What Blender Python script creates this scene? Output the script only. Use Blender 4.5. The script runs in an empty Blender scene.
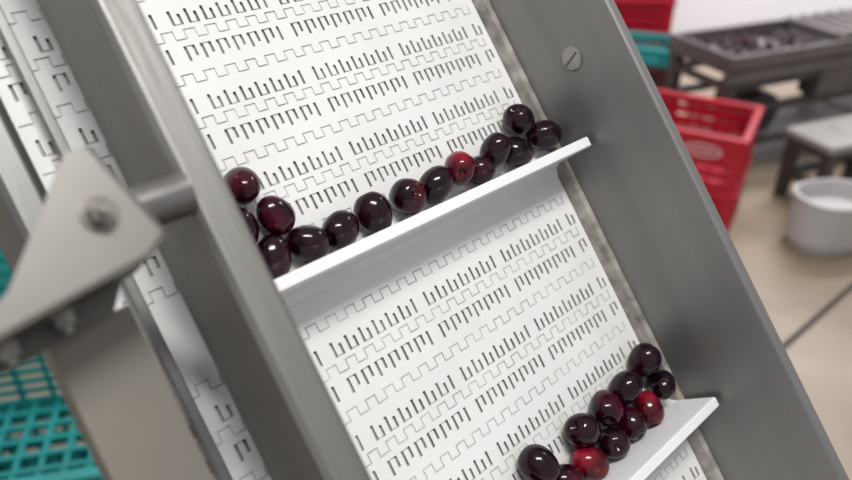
import bpy, bmesh, math, random
from mathutils import Vector, Matrix
random.seed(7)
scene=bpy.context.scene
col=scene.collection
scene.view_settings.view_transform='Standard'

# ------------------------------------------------------------ helpers
def link(o,parent=None):
    col.objects.link(o)
    if parent is not None: o.parent=parent
    return o
def mesh_obj(name,bm,mats,parent=None,bevel=0,smooth=False,segs=2):
    me=bpy.data.meshes.new(name)
    bmesh.ops.recalc_face_normals(bm,faces=bm.faces)
    bm.to_mesh(me);bm.free()
    for m in (mats if isinstance(mats,(list,tuple)) else [mats]): me.materials.append(m)
    if smooth:
        for p in me.polygons:p.use_smooth=True
    o=bpy.data.objects.new(name,me);link(o,parent)
    if bevel:
        b=o.modifiers.new('bevel','BEVEL');b.width=bevel;b.segments=segs;b.limit_method='ANGLE';b.angle_limit=0.6
    return o
def tag(o,label,cat,group=None,kind=None):
    o["label"]=label;o["category"]=cat
    if group:o["group"]=group
    if kind:o["kind"]=kind
def empty(name,label,cat,mat=None):
    e=bpy.data.objects.new(name,None);e.empty_display_size=.05
    link(e)
    if mat is not None:e.matrix_world=mat
    tag(e,label,cat);return e
def box(bm,a,b,s=1.0,mi=0):
    (x0,y0,z0),(x1,y1,z1)=a,b
    vs=[bm.verts.new((x*s,y*s,z*s)) for x in (x0,x1) for y in (y0,y1) for z in (z0,z1)]
    for f in ((0,1,3,2),(4,6,7,5),(0,4,5,1),(2,3,7,6),(0,2,6,4),(1,5,7,3)):
        fc=bm.faces.new([vs[i] for i in f]);fc.material_index=mi
def prism(bm,pts,axis,a,b,s=1.0):
    def P(p,t):
        l=[p[0],p[1]];l.insert(axis,t);return Vector(l)*s
    A=[bm.verts.new(P(p,a)) for p in pts];B=[bm.verts.new(P(p,b)) for p in pts]
    bm.faces.new(A);bm.faces.new(B[::-1])
    n=len(pts)
    for i in range(n):bm.faces.new((A[i],B[i],B[(i+1)%n],A[(i+1)%n]))
def cyl(bm,p0,p1,r,n=24,s=1.0):
    p0=Vector(p0)*s;p1=Vector(p1)*s;d=p1-p0
    q=d.to_track_quat('Z','Y').to_matrix().to_4x4()
    bmesh.ops.create_cone(bm,cap_ends=True,segments=n,radius1=r*s,radius2=r*s,depth=d.length,matrix=Matrix.Translation((p0+p1)/2)@q)

def mat(name,color,rough=.5,metal=0.0,noise=0.0,nscale=20,bump=0.0,bscale=200,stretch=None,coat=0,sss=0,spec=None):
    m=bpy.data.materials.new(name);m.use_nodes=True
    nt=m.node_tree;N=nt.nodes;L=nt.links;b=N['Principled BSDF']
    b.inputs['Base Color'].default_value=(*color,1);b.inputs['Roughness'].default_value=rough
    b.inputs['Metallic'].default_value=metal
    if coat:b.inputs['Coat Weight'].default_value=coat;b.inputs['Coat Roughness'].default_value=.05
    if spec is not None:b.inputs['Specular IOR Level'].default_value=spec
    if sss:
        b.inputs['Subsurface Weight'].default_value=sss;b.inputs['Subsurface Scale'].default_value=.004
    tc=N.new('ShaderNodeTexCoord');mp=N.new('ShaderNodeMapping')
    L.new(tc.outputs['Object'],mp.inputs[0])
    if stretch:mp.inputs['Scale'].default_value=stretch
    if noise:
        n=N.new('ShaderNodeTexNoise');n.inputs['Scale'].default_value=nscale;n.inputs['Detail'].default_value=4
        L.new(mp.outputs[0],n.inputs[0])
        r=N.new('ShaderNodeValToRGB')
        r.color_ramp.elements[0].position=.3;r.color_ramp.elements[1].position=.7
        r.color_ramp.elements[0].color=tuple(max(0,c*(1-noise)) for c in color)+(1,)
        r.color_ramp.elements[1].color=tuple(min(1,c*(1+noise)) for c in color)+(1,)
        L.new(n.outputs['Fac'],r.inputs[0]);L.new(r.outputs[0],b.inputs['Base Color'])
        mr=N.new('ShaderNodeMapRange');mr.inputs[3].default_value=max(.03,rough*.85);mr.inputs[4].default_value=min(1,rough*1.15)
        L.new(n.outputs['Fac'],mr.inputs[0]);L.new(mr.outputs[0],b.inputs['Roughness'])
    if bump:
        n2=N.new('ShaderNodeTexNoise');n2.inputs['Scale'].default_value=bscale;n2.inputs['Detail'].default_value=3
        L.new(mp.outputs[0],n2.inputs[0])
        bp=N.new('ShaderNodeBump');bp.inputs['Strength'].default_value=bump;bp.inputs['Distance'].default_value=.001
        L.new(n2.outputs['Fac'],bp.inputs['Height']);L.new(bp.outputs[0],b.inputs['Normal'])
    return m

M_belt=mat('belt_white_plastic',(.79,.79,.78),.40,noise=.045,nscale=18,bump=.08,bscale=300)
M_slot=mat('belt_slot_grey',(.44,.42,.395),.8,noise=.3,nscale=60)  # recess faces of the white belt greyed to deepen the shade inside slots
M_seam=mat('belt_seam_grey',(.62,.61,.59),.8,noise=.2,nscale=40)
M_flight=mat('flight_white_plastic',(.86,.86,.855),.30,noise=.02,nscale=40,sss=.1)
M_steel=mat('brushed_steel',(.25,.246,.238),.50,metal=.78,noise=.12,nscale=7,bump=.18,bscale=70,stretch=(5,.6,5))
M_steelL=mat('satin_steel_light',(.255,.243,.225),.40,metal=.85,noise=.07,nscale=16)
M_steelShade=mat('folded_steel_shaded',(.14,.132,.12),.45,metal=.85,noise=.12,nscale=30)  # bracket steel darkened, shade of the folded faces put into the colour
M_steelD=mat('satin_steel_dark',(.22,.217,.21),.45,metal=.8,noise=.15,nscale=12,bump=.1,bscale=60,stretch=(4,.6,4))
M_rail=mat('rail_steel',(.275,.267,.253),.42,metal=.85,noise=.14,nscale=10,bump=.2,bscale=60,stretch=(5,.5,5))
M_bolt=mat('bolt_steel',(.30,.285,.27),.38,metal=.9,noise=.2,nscale=80)
M_boltD=mat('bolt_dark_steel',(.22,.20,.185),.33,metal=.9,noise=.3,nscale=90)
M_shaft=mat('shaft_steel',(.26,.25,.24),.32,metal=.88,noise=.15,nscale=60)
M_box=mat('beam_painted_beige_grey',(.185,.168,.142),.5,metal=.2,noise=.1,nscale=14)
M_wear=mat('wear_strip_grey',(.27,.25,.225),.6,noise=.5,nscale=75)
M_red=mat('crate_red_plastic',(.40,.004,.020),.42,noise=.15,nscale=6)
M_redD=mat('crate_dark_red_plastic',(.07,.018,.018),.5,noise=.2,nscale=6)
M_teal=mat('crate_teal_plastic',(.005,.23,.23),.5,noise=.2,nscale=6)
M_tabl=mat('table_steel',(.14,.122,.118),.45,metal=.5,noise=.25,nscale=5)
M_dark=mat('dark_leg_paint',(.06,.05,.048),.5,noise=.25,nscale=10)
M_shelf=mat('shelf_light_steel',(.27,.255,.245),.5,noise=.15,nscale=8)
M_tub=mat('tub_white_plastic',(.45,.435,.435),.55,noise=.06,nscale=9)
M_hose=mat('hose_black_rubber',(.03,.03,.03),.5,noise=.2,nscale=30)
M_print=mat('white_print',(.6,.45,.45),.6,noise=.1,nscale=30)

# ------------------------------------------------------------ camera
p=math.atan2(444,740)
cam=bpy.data.cameras.new('camera');cam.sensor_width=36;cam.lens=740/852*36
cam.clip_start=.01;cam.clip_end=60
co=bpy.data.objects.new('camera',cam);link(co)
co.location=(0,0,1.5);co.rotation_euler=(math.pi/2-p,0,0)
cam.dof.use_dof=True;cam.dof.focus_distance=.45;cam.dof.aperture_fstop=5.2
scene.camera=co

# ------------------------------------------------------------ conveyor frame of reference
u=Vector((.7233,.6905,0)).normalized()
v=Vector((-.4408,.4618,.7697));v=(v-v.dot(u)*u).normalized()
w=u.cross(v)
O=Vector((.0927,.4935,1.2729))
MW=Matrix(((u.x,v.x,w.x,O.x),(u.y,v.y,w.y,O.y),(u.z,v.z,w.z,O.z),(0,0,0,1)))
cv=empty('inclined_conveyor','steel inclined conveyor with white perforated plastic belt carrying cherries','conveyor',MW)
S=.01
VB,VT=-150,48
# ---- belt
FL=[-60.0,-40.0,-19.95,0,20.3]
U0,U1=-32.3,-.35
ulines=set();vlines=set()
slots=[];grooves=[]
DV0,DV1=-38.,26.
ulines.update((U0,U1));vlines.update((DV0,DV1))
SW=.18
groups=[-22.8+7.05*k for k in range(-2,4)]
def nearflight(vv): return any(abs(vv-f)<1.9 for f in FL)
rows=[]
for k in range(-8,7):
    rows.append((-4.4+5.075*k,0));rows.append((-6.6+5.075*k,1))
for rv,kind in rows:
    if rv<DV0+.8 or rv>DV1-.8 or nearflight(rv):continue
    for gu in groups:
        for i in range(13):
            a=gu+.18+i*.5;b=a+SW
            if a<U0+.3 or b>U1-.3:continue
            ln=.90 if i%2==0 else .66
            if kind==0:v0,v1=rv-.48,rv-.48+ln
            else:v0,v1=rv+.48-ln,rv+.48
            slots.append((a,b,v0,v1))
            if i%2==0 and i<12:
                y=v0 if kind==0 else v1-.07
                grooves.append((b,b+.5-SW,y,y+.07))
G=.09
seams=[]
for k in range(-8,7):
    seams.append(-5.5+5.075*k);seams.append(-2.96+5.075*k)
PER=1.32
for sv in seams:
    if sv<DV0+1 or sv>DV1-1 or any(abs(sv-f)<.8 for f in FL):continue
    x=U0+.2;i=0
    while x<U1-.8:
        hi=sv+.27;lo=sv-.27
        y=hi if i%2 else lo
        grooves.append((x,x+PER/2+G,y,y+G))
        grooves.append((x+PER/2,x+PER/2+G,lo,hi+G))
        x+=PER/2;i+=1
def r4(x):return round(x,3)
holes=[(tuple(map(r4,g)),2) for g in grooves]+[(tuple(map(r4,s)),1) for s in slots]
for (a,b,c,d),_ in holes:
    ulines.update((a,b));vlines.update((c,d))
ul=sorted(ulines);vl=sorted(vlines)
ui={x:i for i,x in enumerate(ul)};vi={x:i for i,x in enumerate(vl)}
nu,nv=len(ul)-1,len(vl)-1
H=[[0]*nu for _ in range(nv)]
for (a,b,c,d),t in holes:
    for j in range(vi[c],vi[d]):
        for i in range(ui[a],ui[b]):
            H[j][i]=t
depth={0:0.0,1:-.20,2:-.07}
verts=[];faces=[];mi=[];cache={}
def V(i,j,z):
    key=(i,j,z)
    if key not in cache:
        cache[key]=len(verts);verts.append((ul[i]*S,vl[j]*S,z*S))
    return cache[key]
for j in range(nv):
    row=H[j]
    for i in range(nu):
        t=row[i];z=depth[t]
        faces.append((V(i,j,z),V(i+1,j,z),V(i+1,j+1,z),V(i,j+1,z)));mi.append(t)
        if i+1<nu and depth[row[i+1]]!=z:
            z2=depth[row[i+1]]
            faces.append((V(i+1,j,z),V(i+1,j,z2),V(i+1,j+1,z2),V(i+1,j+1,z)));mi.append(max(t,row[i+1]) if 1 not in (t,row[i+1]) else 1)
        if j+1<nv and depth[H[j+1][i]]!=z:
            t2=H[j+1][i];z2=depth[t2]
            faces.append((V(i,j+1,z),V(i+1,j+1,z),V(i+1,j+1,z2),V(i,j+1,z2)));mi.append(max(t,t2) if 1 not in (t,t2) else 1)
def addbox(a,b,m=0):
    n=len(verts)
    for x in (a[0],b[0]):
        for y in (a[1],b[1]):
            for z in (a[2],b[2]):verts.append((x*S,y*S,z*S))
    for f in ((0,1,3,2),(4,6,7,5),(0,4,5,1),(2,3,7,6),(0,2,6,4),(1,5,7,3)):
        faces.append(tuple(n+q for q in f));mi.append(m)
addbox((U0,DV0,-1.2),(U1,DV1,-.5))
addbox((U0,VB+6,-1.2),(U1,DV0,0));addbox((U0,DV1,-1.2),(U1,VT-4,0))
me=bpy.data.meshes.new('belt');me.from_pydata(verts,[],faces);me.update()
for m_ in (M_belt,M_slot,M_seam):me.materials.append(m_)
me.polygons.foreach_set('material_index',mi)
belt=bpy.data.objects.new('belt',me);link(belt,cv)
belt['label']='white modular plastic belt with slotted drainage holes'
# ---- flights
for fv in FL:
    bm=bmesh.new()
    pts=[(fv+1.0,.02),(fv+.55,.14),(fv+.36,.5),(fv+.30,3.70),(fv+.24,3.82),(fv-.34,3.82),(fv-.42,3.72),(fv-.46,.55),(fv-.7,.14),(fv-1.2,.02)]
    prism(bm,pts,0,-25.7,-.12,S)
    o=mesh_obj('flight',bm,M_flight,belt,bevel=.0003)
def prism_v(bm,pts,v0,v1):
    prism(bm,pts,1,v0,v1,S)
# ---- right side frame
bm=bmesh.new()
prism_v(bm,[(.3,-6),(.3,9.35),(.45,9.5),(1.15,9.5),(1.15,9.1),(.65,9.1),(.65,-6)],VB,VT)
fr=mesh_obj('side_frame',bm,M_steel,cv,bevel=.0012,segs=3)
bm=bmesh.new()
prism_v(bm,[(-.3,-.4),(-.3,.0),(-.1,.8),(.29,.95),(.29,-.4)],VB+6,VT-2)
mesh_obj('wear_strip',bm,M_wear,cv,bevel=.0005)
def screw(uu,vv,ww,r,parent):
    bm=bmesh.new()
    n=32
    ring=[]
    for rr,h in [(r,0),(r,.06),(r*.85,.13)]:
        ring.append([bm.verts.new(((uu-h)*S,(vv+rr*math.cos(t*2*math.pi/n))*S,(ww+rr*math.sin(t*2*math.pi/n))*S)) for t in range(n)])
    for a,b in zip(ring,ring[1:]):
        for t in range(n):bm.faces.new((a[t],a[(t+1)%n],b[(t+1)%n],b[t]))
    bm.faces.new(ring[-1])
    o=mesh_obj('screw',bm,M_bolt,parent)
    bm=bmesh.new()
    an=1.25
    c,s_=math.cos(an),math.sin(an)
    q=[]
    L_,t_=r*.8,.07
    for a,b in((-L_,-t_),(L_,-t_),(L_,t_),(-L_,t_)):q.append((vv+a*c-b*s_,ww+a*s_+b*c))
    prism(bm,q,0,uu-.14,uu-.05,S)
    mesh_obj('screw_slot',bm,M_dark,o)
screw(.3,5.4,5.2,.85,fr)
screw(.3,35,5.2,.85,fr);screw(.3,-45,5.2,.85,fr)
# ---- left guide rail
bm=bmesh.new()
prism_v(bm,[(-28.1,9.3),(-28.3,9.5),(-29.6,9.5),(-29.9,9.2),(-29.9,3.6),(-29.6,3.6),(-29.6,8.8),(-29.3,9.15),(-28.4,9.15),(-28.4,1.0),(-28.1,1.0)],VB,VT)
gr=mesh_obj('guide_rail',bm,M_rail,cv,bevel=.0008,segs=3)
bm=bmesh.new()
prism_v(bm,[(-32.5,-5),(-32.5,1.2),(-32.9,1.5),(-34.0,1.5),(-34.3,1.2),(-34.3,-5)],VB,VT)
mesh_obj('side_frame',bm,M_steelD,cv,bevel=.001)
bm=bmesh.new()
box(bm,(-31.3,VB,.9),(-30.8,VT,1.5),S)
mesh_obj('guide_strip',bm,M_steelD,cv,bevel=.0006)
bm=bmesh.new();cyl(bm,(-33.0,4.6,9.1),(-29.7,4.6,9.1),.9,40,S)
sh=mesh_obj('shaft',bm,M_shaft,cv,bevel=.0006,smooth=False)
# bracket: folded plate with shade painted into its darker flanges
bk=bpy.data.objects.new('bracket',None);link(bk,cv)
bm=bmesh.new()
A=[(-33.95,6.6),(-33.3,6.55),(-32.25,3.0),(-33.0,2.5),(-38.6,1.75),(-38.6,2.2),(-37.3,2.9)]
prism(bm,A,2,11.85,12.0,S)
mesh_obj('face_plate',bm,M_steelL,bk,bevel=.0002,segs=1)
bm=bmesh.new()
prism(bm,[(-32.25,3.0),(-33.0,2.5),(-38.6,1.75),(-38.6,1.6),(-32.98,2.35),(-32.13,2.85)],2,9.2,12.0,S)
prism(bm,[(-33.4,2.35),(-38.6,1.6),(-38.6,.9),(-34.2,1.3)],2,9.2,9.35,S)
mesh_obj('lower_flange',bm,M_steelShade,bk,bevel=.0002,segs=1)
bm=bmesh.new()
prism(bm,[(-33.3,6.55),(-32.25,3.0),(-32.1,3.0),(-33.15,6.6)],2,7.6,12.0,S)
mesh_obj('side_flange',bm,M_steelShade,bk,bevel=.0002,segs=1)
def hexbolt(c,axis,r,h,parent,m):
    bm=bmesh.new();c=Vector(c);ax=Vector(axis).normalized()
    cyl(bm,c,c+ax*.1,r*1.4,28,S);cyl(bm,c+ax*.1,c+ax*h,r,6,S);cyl(bm,c+ax*h,c+ax*(h+.25),r*.5,16,S)
    mesh_obj('bolt',bm,m,parent,bevel=.0002)
hexbolt((-33.85,4.25,12.0),(0,0,1),.44,.55,bk,M_boltD)
hexbolt((-35.9,1.96,10.3),(0,-1,0),.36,.5,bk,M_bolt)
hexbolt((-37.7,1.72,10.0),(0,-1,0),.36,.5,bk,M_bolt)
# beam
bm=bmesh.new();box(bm,(-36.4,-60,6.6),(-33.3,1.5,8.3),S)
bmv=mesh_obj('beam',bm,M_box,cv,bevel=.0004,segs=2)
Minv=MW.inverted()
def leg_world(x,y,ztop,name='support_leg'):
    bm=bmesh.new()
    box(bm,(x-.02,y-.02,0),(x+.02,y+.02,ztop))
    bmesh.ops.transform(bm,matrix=Minv,verts=bm.verts)
    mesh_obj(name,bm,M_steelD,cv,bevel=.002)
for uu,vv in ((-5,42),(-18,42),(3,-120),(-34,-120)):
    P=MW@Vector((uu*S,vv*S,-4*S));leg_world(P.x,P.y,P.z)
for vv in (42,-120):
    bm=bmesh.new();box(bm,(-34,vv-2,-6),(3,vv+2,-3.5),S);mesh_obj('cross_member',bm,M_steelD,cv,bevel=.001)

# ------------------------------------------------------------ cherries
def cherry_material(name,dark,light):
    m=bpy.data.materials.new(name);m.use_nodes=True
    N=m.node_tree.nodes;L=m.node_tree.links;b=N['Principled BSDF']
    tc=N.new('ShaderNodeTexCoord');oi=N.new('ShaderNodeObjectInfo')
    ad=N.new('ShaderNodeVectorMath');ad.operation='ADD'
    L.new(tc.outputs['Object'],ad.inputs[0]);L.new(oi.outputs['Random'],ad.inputs[1])
    n=N.new('ShaderNodeTexNoise');n.inputs['Scale'].default_value=60;n.inputs['Detail'].default_value=3
    L.new(ad.outputs[0],n.inputs[0])
    r=N.new('ShaderNodeValToRGB');r.color_ramp.elements[0].position=.40;r.color_ramp.elements[1].position=.70
    r.color_ramp.elements[0].color=(*dark,1);r.color_ramp.elements[1].color=(*light,1)
    L.new(n.outputs['Fac'],r.inputs[0])
    vo=N.new('ShaderNodeTexVoronoi');vo.inputs['Scale'].default_value=620
    L.new(ad.outputs[0],vo.inputs[0])
    lt=N.new('ShaderNodeMath');lt.operation='LESS_THAN';lt.inputs[1].default_value=.13
    L.new(vo.outputs['Distance'],lt.inputs[0])
    ml=N.new('ShaderNodeMath');ml.operation='MULTIPLY';ml.inputs[1].default_value=.15
    L.new(lt.outputs[0],ml.inputs[0])
    mx=N.new('ShaderNodeMix');mx.data_type='RGBA'
    L.new(ml.outputs[0],mx.inputs[0]);L.new(r.outputs[0],mx.inputs[6]);mx.inputs[7].default_value=(.20,.05,.06,1)
    L.new(mx.outputs[2],b.inputs['Base Color'])
    b.inputs['Roughness'].default_value=.14
    b.inputs['Specular IOR Level'].default_value=.38
    n3=N.new('ShaderNodeTexNoise');n3.inputs['Scale'].default_value=110
    L.new(ad.outputs[0],n3.inputs[0])
    bp=N.new('ShaderNodeBump');bp.inputs['Strength'].default_value=.4;bp.inputs['Distance'].default_value=.001
    L.new(n3.outputs['Fac'],bp.inputs['Height']);L.new(bp.outputs[0],b.inputs['Normal'])
    return m
C_dark=cherry_material('cherry_black',(.005,.001,.004),(.020,.0015,.008))
C_mid=cherry_material('cherry_maroon',(.009,.001,.004),(.065,.002,.012))
C_red=cherry_material('cherry_red',(.05,.002,.007),(.28,.005,.02))
def cherry_mesh(name,m,dent,seed):
    rnd=random.Random(seed)
    ph=[rnd.uniform(0,6.28) for _ in range(3)]
    bm=bmesh.new();bmesh.ops.create_uvsphere(bm,u_segments=40,v_segments=28,radius=1)
    el=(1.26,1.16,1.21)[seed-1]
    for vt in bm.verts:
        x,y,z=vt.co
        rr=math.sqrt(x*x+y*y);a=math.atan2(y,x)
        if z>0: z-= dent*math.exp(-(rr/.24)**2)
        else: z+= dent*.3*math.exp(-(rr/.12)**2)
        z*=el
        cl=1-.045*math.exp(-(a/.22)**2)*(1-abs(z)*.5)
        cl*=1+.03*math.sin(2*a+ph[0])+.02*math.sin(3*z+ph[1])
        x*=cl;y*=cl
        x*=1+.07*z;y*=(1+.05*z)*.97
        vt.co=(x*.01,y*.01,z*.01)
    me=bpy.data.meshes.new(name);bm.to_mesh(me);bm.free();me.materials.append(m)
    for pl in me.polygons:pl.use_smooth=True
    return me
CM={k:[cherry_mesh('cherry_'+n_,m_,.28,s_) for s_ in (1,2,3)] for k,n_,m_ in (('d','black',C_dark),('m','maroon',C_mid),('r','red',C_red))}
lab={'d':'glossy near-black ripe cherry resting on white belt flight','m':'glossy dark maroon cherry resting on white belt flight','r':'glossy brighter red cherry lying among darker ones'}
ch=[
(-23.7,5.6,1.15,1.12,'m'),(-22.75,3.5,1.3,1.10,'m'),(-24.9,3.5,1.1,1.1,'d'),(-23.9,1.5,1.1,1.10,'d'),(-21.65,1.45,1.15,1.15,'d'),
(-19.35,1.45,1.1,1.10,'d'),(-16.95,1.5,1.15,1.15,'d'),(-14.3,1.6,1.2,1.22,'m'),(-11.85,1.6,1.12,1.19,'d'),
(-9.65,2.0,1.35,1.14,'r'),(-7.95,1.35,1.0,1.07,'m'),(-6.15,2.1,1.35,1.15,'d'),(-4.05,1.45,1.05,1.14,'d'),
(-2.65,3.35,1.15,1.2,'d'),(-1.1,1.75,1.25,1.17,'d'),
(-2.0,-15.6,1.1,1.17,'d'),(-1.45,-17.75,1.1,1.08,'d'),(-4.75,-16.2,1.1,1.19,'d'),(-3.65,-18.4,1.05,1.08,'r'),
(-7.15,-16.4,1.1,1.21,'m'),(-5.75,-18.3,1.05,1.1,'m'),(-9.9,-16.6,1.15,1.25,'d'),(-7.95,-18.5,1.05,1.15,'d'),
(-10.5,-18.5,1.05,1.17,'r'),(-12.75,-18.4,1.05,1.15,'m'),(-14.3,-16.4,1.2,1.27,'d'),(-15.3,-18.5,1.05,1.14,'d'),(-17.7,-18.5,1.05,1.12,'m'),
]
for i,c in enumerate(ch):
    o=bpy.data.objects.new('cherry',CM[c[4]][i%3]);link(o)
    o.location=MW@Vector((c[0]*S,c[1]*S,c[2]*S));o.rotation_euler=(random.uniform(0,6.28),random.uniform(0,6.28),random.uniform(0,6.28))
    r=c[3]*.92;o.scale=(r,r,r)
    tag(o,lab[c[4]],'cherry','cherries carried on the conveyor belt')

# ------------------------------------------------------------ room
def struct(name,bm,m):
    o=mesh_obj(name,bm,m);o['kind']='structure';return o
M_floor=bpy.data.materials.new('floor_beige_resin');M_floor.use_nodes=True
N=M_floor.node_tree.nodes;L=M_floor.node_tree.links;b=N['Principled BSDF']
tc=N.new('ShaderNodeTexCoord');n=N.new('ShaderNodeTexNoise');n.inputs['Scale'].default_value=1.6;n.inputs['Detail'].default_value=5
L.new(tc.outputs['Object'],n.inputs[0])
r=N.new('ShaderNodeValToRGB');r.color_ramp.elements[0].position=.35;r.color_ramp.elements[1].position=.65
r.color_ramp.elements[0].color=(.22,.17,.12,1);r.color_ramp.elements[1].color=(.36,.29,.215,1)
L.new(n.outputs['Fac'],r.inputs[0]);L.new(r.outputs[0],b.inputs['Base Color']);b.inputs['Roughness'].default_value=.4
M_wall=mat('wall_white_panel',(.76,.76,.82),.6,noise=.03,nscale=2)
bm=bmesh.new();box(bm,(-4,-3,-.1),(6,5.4,0));struct('floor',bm,M_floor)
bm=bmesh.new();box(bm,(-4,5.2,0),(6,5.35,3.2));struct('wall_back',bm,M_wall)
bm=bmesh.new();box(bm,(-4.1,-3,0),(-4,5.35,3.2));struct('wall_left',bm,M_wall)

def crate(name,pos,rot,size,m,label,cat='crate',group=None,logo=False,fill=.62,nsl=4,grid=False):
    L_,W_,H_=size
    e=empty(name,label,cat,Matrix.Translation(pos)@Matrix.Rotation(rot,4,'Z'))
    if group:e['group']=group
    t=.012
    bm=bmesh.new()
    if grid:
        nx,ny=14,9
        for k in range(nx+1):
            x=-L_/2+t+k*(L_-2*t)/nx;box(bm,(x-.006,-W_/2+t,0),(x+.006,W_/2-t,.010))
        for k in range(ny+1):
            y=-W_/2+t+k*(W_-2*t)/ny;box(bm,(-L_/2+t,y-.006,.001),(L_/2-t,y+.006,.012))
    else:
        box(bm,(-L_/2+t,-W_/2+t,0),(L_/2-t,W_/2-t,.012))
    for sx in (-1,1):
        for sy in (-1,1):
            cx,cy=sx*(L_/2-.02),sy*(W_/2-.02)
            box(bm,(cx-.02,cy-.02,0),(cx+.02,cy+.02,H_-.02))
    for sy in (-1,1):
        y0=sy*(W_/2-t)
        for k in range(nsl):
            z0=.0+k*(H_-.03)/nsl;z1=z0+(H_-.03)/nsl*fill
            box(bm,(-L_/2+.02,min(y0,y0+sy*t*.5),z0),(L_/2-.02,max(y0,y0+sy*t*.5),z1))
        for k in range(1,11):
            x=-L_/2+k*L_/11
            box(bm,(x-.005,min(y0,y0+sy*t*1.2),0),(x+.005,max(y0,y0+sy*t*1.2),H_-.02))
    for sx in (-1,1):
        x0=sx*(L_/2-t)
        for k in range(nsl):
            z0=.0+k*(H_-.03)/nsl;z1=z0+(H_-.03)/nsl*fill
            if k==nsl-1:
                box(bm,(min(x0,x0+sx*t*.5),-W_/2+.02,z0),(max(x0,x0+sx*t*.5),-.07,z1));box(bm,(min(x0,x0+sx*t*.5),.07,z0),(max(x0,x0+sx*t*.5),W_/2-.02,z1))
            else:box(bm,(min(x0,x0+sx*t*.5),-W_/2+.02,z0),(max(x0,x0+sx*t*.5),W_/2-.02,z1))
        for k in range(1,7):
            y=-W_/2+k*W_/7
            box(bm,(min(x0,x0+sx*t*1.2),y-.005,0),(max(x0,x0+sx*t*1.2),y+.005,H_-.07 if H_>.12 else H_-.03))
    mesh_obj('body',bm,m,e)
    bm=bmesh.new()
    z0,z1=H_-.03,H_
    tt=.020
    box(bm,(-L_/2-.006,-W_/2-.006,z0),(L_/2+.006,-W_/2+tt,z1));box(bm,(-L_/2-.006,W_/2-tt,z0),(L_/2+.006,W_/2+.006,z1))
    box(bm,(-L_/2-.006,-W_/2+tt,z0),(-L_/2+tt,W_/2-tt,z1));box(bm,(L_/2-tt,-W_/2+tt,z0),(L_/2+.006,W_/2-tt,z1))
    mesh_obj('rim',bm,m,e,bevel=.004)
    if logo:
        bm=bmesh.new()
        y=-W_/2-.004
        box(bm,(.06,y+.002,H_*.56),(.25,y+.010,H_*.86))
        mesh_obj('plate',bm,m,e,bevel=.002)
        bm=bmesh.new()
        n=28
        A=[];B=[]
        zc=H_*.71
        for t_ in range(n):
            c,s_=math.cos(t_*2*math.pi/n),math.sin(t_*2*math.pi/n)
            A.append(bm.verts.new((.155+.07*c,y+.0005,zc+.026*s_)));B.append(bm.verts.new((.155+.060*c,y+.0005,zc+.019*s_)))
        for t_ in range(n):bm.faces.new((A[t_],A[(t_+1)%n],B[(t_+1)%n],B[t_]))
        box(bm,(.115,y-.0005,zc-.003),(.195,y+.0012,zc+.004))
        mesh_obj('printed_mark',bm,M_print,e)
    return e
ang=math.atan2(-.17,.31)
d=Vector((math.cos(ang),math.sin(ang),0));nrm=Vector((-math.sin(ang),math.cos(ang),0))
cpos=Vector((1.15,2.45,0))-d*.3+nrm*.2
for k in range(2):
    crate('crate',cpos+Vector((0,0,.22*k+.001)),ang,(.6,.4,.22),M_red,'red plastic slatted harvest crate in a floor stack',group='red crates stacked by the table',logo=(k==1),fill=.72)
for k in range(4):
    crate('crate',Vector((1.13,4.5,.255*k+.001)),-.1,(.6,.4,.255),M_red,'red plastic crate in a tall stack near the wall',group='red crates stacked near the wall',fill=.8)
crate('crate',Vector((1.0,3.92,.001)),-.35,(.6,.3,.31),M_redD,'dark brownish plastic crate under a shallow teal one')
crate('crate',Vector((1.0,3.92,.312)),-.35,(.6,.3,.09),M_teal,'shallow teal plastic crate on top of a dark one')
for k in range(3):
    crate('crate',Vector((-.64,1.09,.165*k+.001)),.22,(.7,.42,.165),M_teal,'teal plastic slatted crate stacked beside the conveyor',group='teal crates beside the conveyor',fill=.45,nsl=5,grid=True)
for k in range(2):
    crate('crate',Vector((-1.42,2.0,.22*k+.001)),.22,(.7,.42,.22),M_teal,'teal plastic slatted crate in a stack beyond the conveyor',group='teal crates stacked beyond')
# tables and machinery
ta=math.atan2(.33,.77)
def leg(e,x,y,h,m,r=.018):
    bm=bmesh.new();box(bm,(x-r,y-r,0),(x+r,y+r,h));mesh_obj('leg',bm,m,e,bevel=.003)
def tb(name,label,cat,pos,ang,L_,W_,H_,m_top,m_leg,rim=.05,th=.03,r=.018,braces=(.22,)):
    e=empty(name,label,cat,Matrix.Translation(pos)@Matrix.Rotation(ang,4,'Z'))
    bm=bmesh.new();box(bm,(0,0,H_-th),(L_,W_,H_))
    mesh_obj('table_top',bm,m_top,e,bevel=.004)
    if rim:
        bm=bmesh.new()
        box(bm,(0,0,H_-.07),(L_,.02,H_+rim));box(bm,(0,W_-.02,H_),(L_,W_,H_+rim));box(bm,(0,.02,H_),(.02,W_-.02,H_+rim));box(bm,(L_-.02,.02,H_),(L_,W_-.02,H_+rim))
        mesh_obj('rim',bm,m_top,e,bevel=.003)
    for z in braces:
        bm=bmesh.new()
        box(bm,(.04,.02,z),(L_-.04,.05,z+.03));box(bm,(.04,W_-.05,z),(L_-.04,W_-.02,z+.03));box(bm,(.02,.05,z),(.05,W_-.05,z+.03));box(bm,(L_*.5-.02,.05,z),(L_*.5+.01,W_-.05,z+.03))
        mesh_obj('brace',bm,m_leg,e)
    for x in (.04,L_*.5,L_-.04):
        for y in (.03,W_-.03):leg(e,x,y,H_-th,m_leg,r)
    return e
TH=.53
tp=(1.26,2.98,0)
T=tb('sorting_table','long dark steel sorting table with raised rims and fruit','table',tp,ta,1.9,.40,TH,M_tabl,M_dark,r=.024,braces=(.14,.30,.42))
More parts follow.
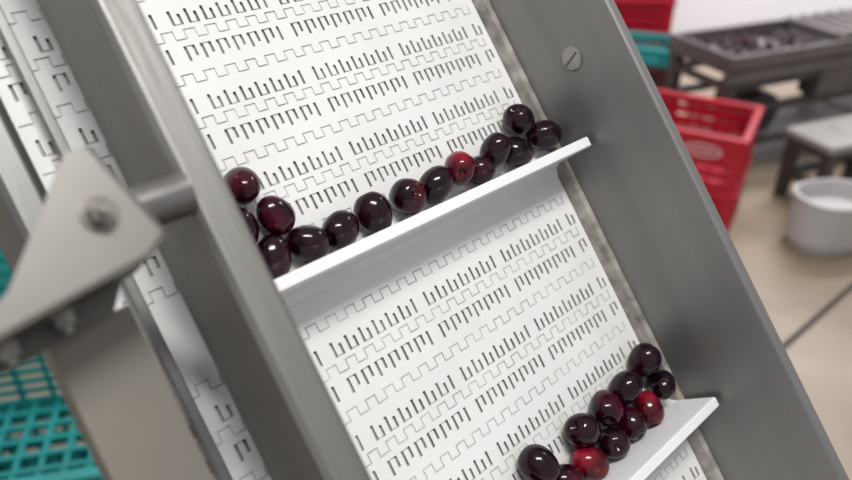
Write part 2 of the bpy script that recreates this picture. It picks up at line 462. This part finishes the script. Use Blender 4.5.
Tm=Matrix.Translation(tp)@Matrix.Rotation(ta,4,'Z')
bm=bmesh.new();cyl(bm,(.34,.08,.27),(.34,.32,.27),.085,32);box(bm,(.27,.10,.17),(.41,.30,.20));mesh_obj('drive_motor',bm,M_dark,T,bevel=.004)
bm=bmesh.new();box(bm,(.55,.01,.33),(.80,.12,.50));mesh_obj('control_box',bm,M_tabl,T,bevel=.004)
bm=bmesh.new();box(bm,(.10,.06,.145),(1.8,.34,.17));mesh_obj('lower_shelf',bm,M_shelf,T,bevel=.003)
for k in range(12):
    bm=bmesh.new();cyl(bm,(.68+k*.085,.03,TH+.045),(.68+k*.085,.37,TH+.045),.025,20);mesh_obj('roller',bm,M_tabl,T,smooth=False)
bm=bmesh.new()
for i in range(120):
    x=random.uniform(.06,.60);y=random.uniform(.05,.35)
    bmesh.ops.create_icosphere(bm,subdivisions=1,radius=.013,matrix=Tm@Matrix.Translation((x,y,TH+.013+random.choice((0,0,.018)))))
o=mesh_obj('cherries',bm,C_mid,smooth=True);tag(o,'loose dark cherries spread over the steel sorting table','cherries',kind='stuff')
tb('bench','low dark steel frame with pale flat shelf beside table','bench',(1.60,2.68,0),ta,.9,.24,.31,M_shelf,M_dark,rim=0,r=.022,braces=(.10,.24))
e=empty('tub','pale plastic tub standing on the floor','tub',Matrix.Translation((1.55,2.48,0.001))@Matrix.Rotation(.2,4,'Z'))
bm=bmesh.new()
n=48
def se(t,a,b_):
    c,s_=math.cos(t),math.sin(t);k=.8
    return a*math.copysign(abs(c)**k,c),b_*math.copysign(abs(s_)**k,s_)
prof=[(.86,.0),(.97,.04),(1.0,.20),(1.03,.205),(1.03,.215),(.93,.215),(.88,.15)]
rings=[]
for rr,z in prof:rings.append([bm.verts.new((*se(t*2*math.pi/n,.15*rr,.12*rr),z)) for t in range(n)])
for a,b_ in zip(rings,rings[1:]):
    for t in range(n):bm.faces.new((a[t],a[(t+1)%n],b_[(t+1)%n],b_[t]))
bm.faces.new(rings[0]);bm.faces.new(rings[-1])
mesh_obj('body',bm,M_tub,e,smooth=False)
# hose
cu=bpy.data.curves.new('hose','CURVE');cu.dimensions='3D';cu.bevel_depth=.007;cu.bevel_resolution=4
sp=cu.splines.new('POLY');pts=[(.6,1.37,.008),(1.136,1.84,.008),(1.5,2.16,.008),(2.6,3.12,.008)]
sp.points.add(3)
for bp,pt in zip(sp.points,pts):bp.co=(*pt,1)
tmp=bpy.data.objects.new('tmp',cu)
hm=bpy.data.meshes.new_from_object(tmp);bpy.data.objects.remove(tmp)
hm.materials.clear();hm.materials.append(M_hose)
for pl in hm.polygons:pl.use_smooth=True
h=bpy.data.objects.new('hose',hm);link(h);tag(h,'thin black rubber hose lying on the beige floor','hose')

# ------------------------------------------------------------ light
W=bpy.data.worlds.new('world');scene.world=W;W.use_nodes=True
bg=W.node_tree.nodes['Background'];bg.inputs[0].default_value=(.98,.985,1,1);bg.inputs[1].default_value=.5
def area(name,loc,target,sx,sy,power,color=(1,1,1)):
    l=bpy.data.lights.new(name,'AREA');l.shape='RECTANGLE';l.size=sx;l.size_y=sy;l.energy=power;l.color=color
    o=bpy.data.objects.new(name,l);link(o);o.location=loc
    o.rotation_euler=(Vector(target)-Vector(loc)).to_track_quat('-Z','Y').to_euler()
area('ceiling_lamp',(.2,-.2,3.1),(0.1,.4,1.2),.9,.15,33,(1,.985,.965))
area('ceiling_lamp',(-1.2,1.6,3.1),(-.3,.8,1),1.2,.15,33,(1,.985,.965))
area('ceiling_lamp',(1.8,2.6,3.1),(1.6,2.6,0),1.6,.4,36,(1,.97,.94))
area('ceiling_lamp',(2.3,4.0,3.0),(2.0,5.2,.5),1.6,.4,110,(1,.99,1))
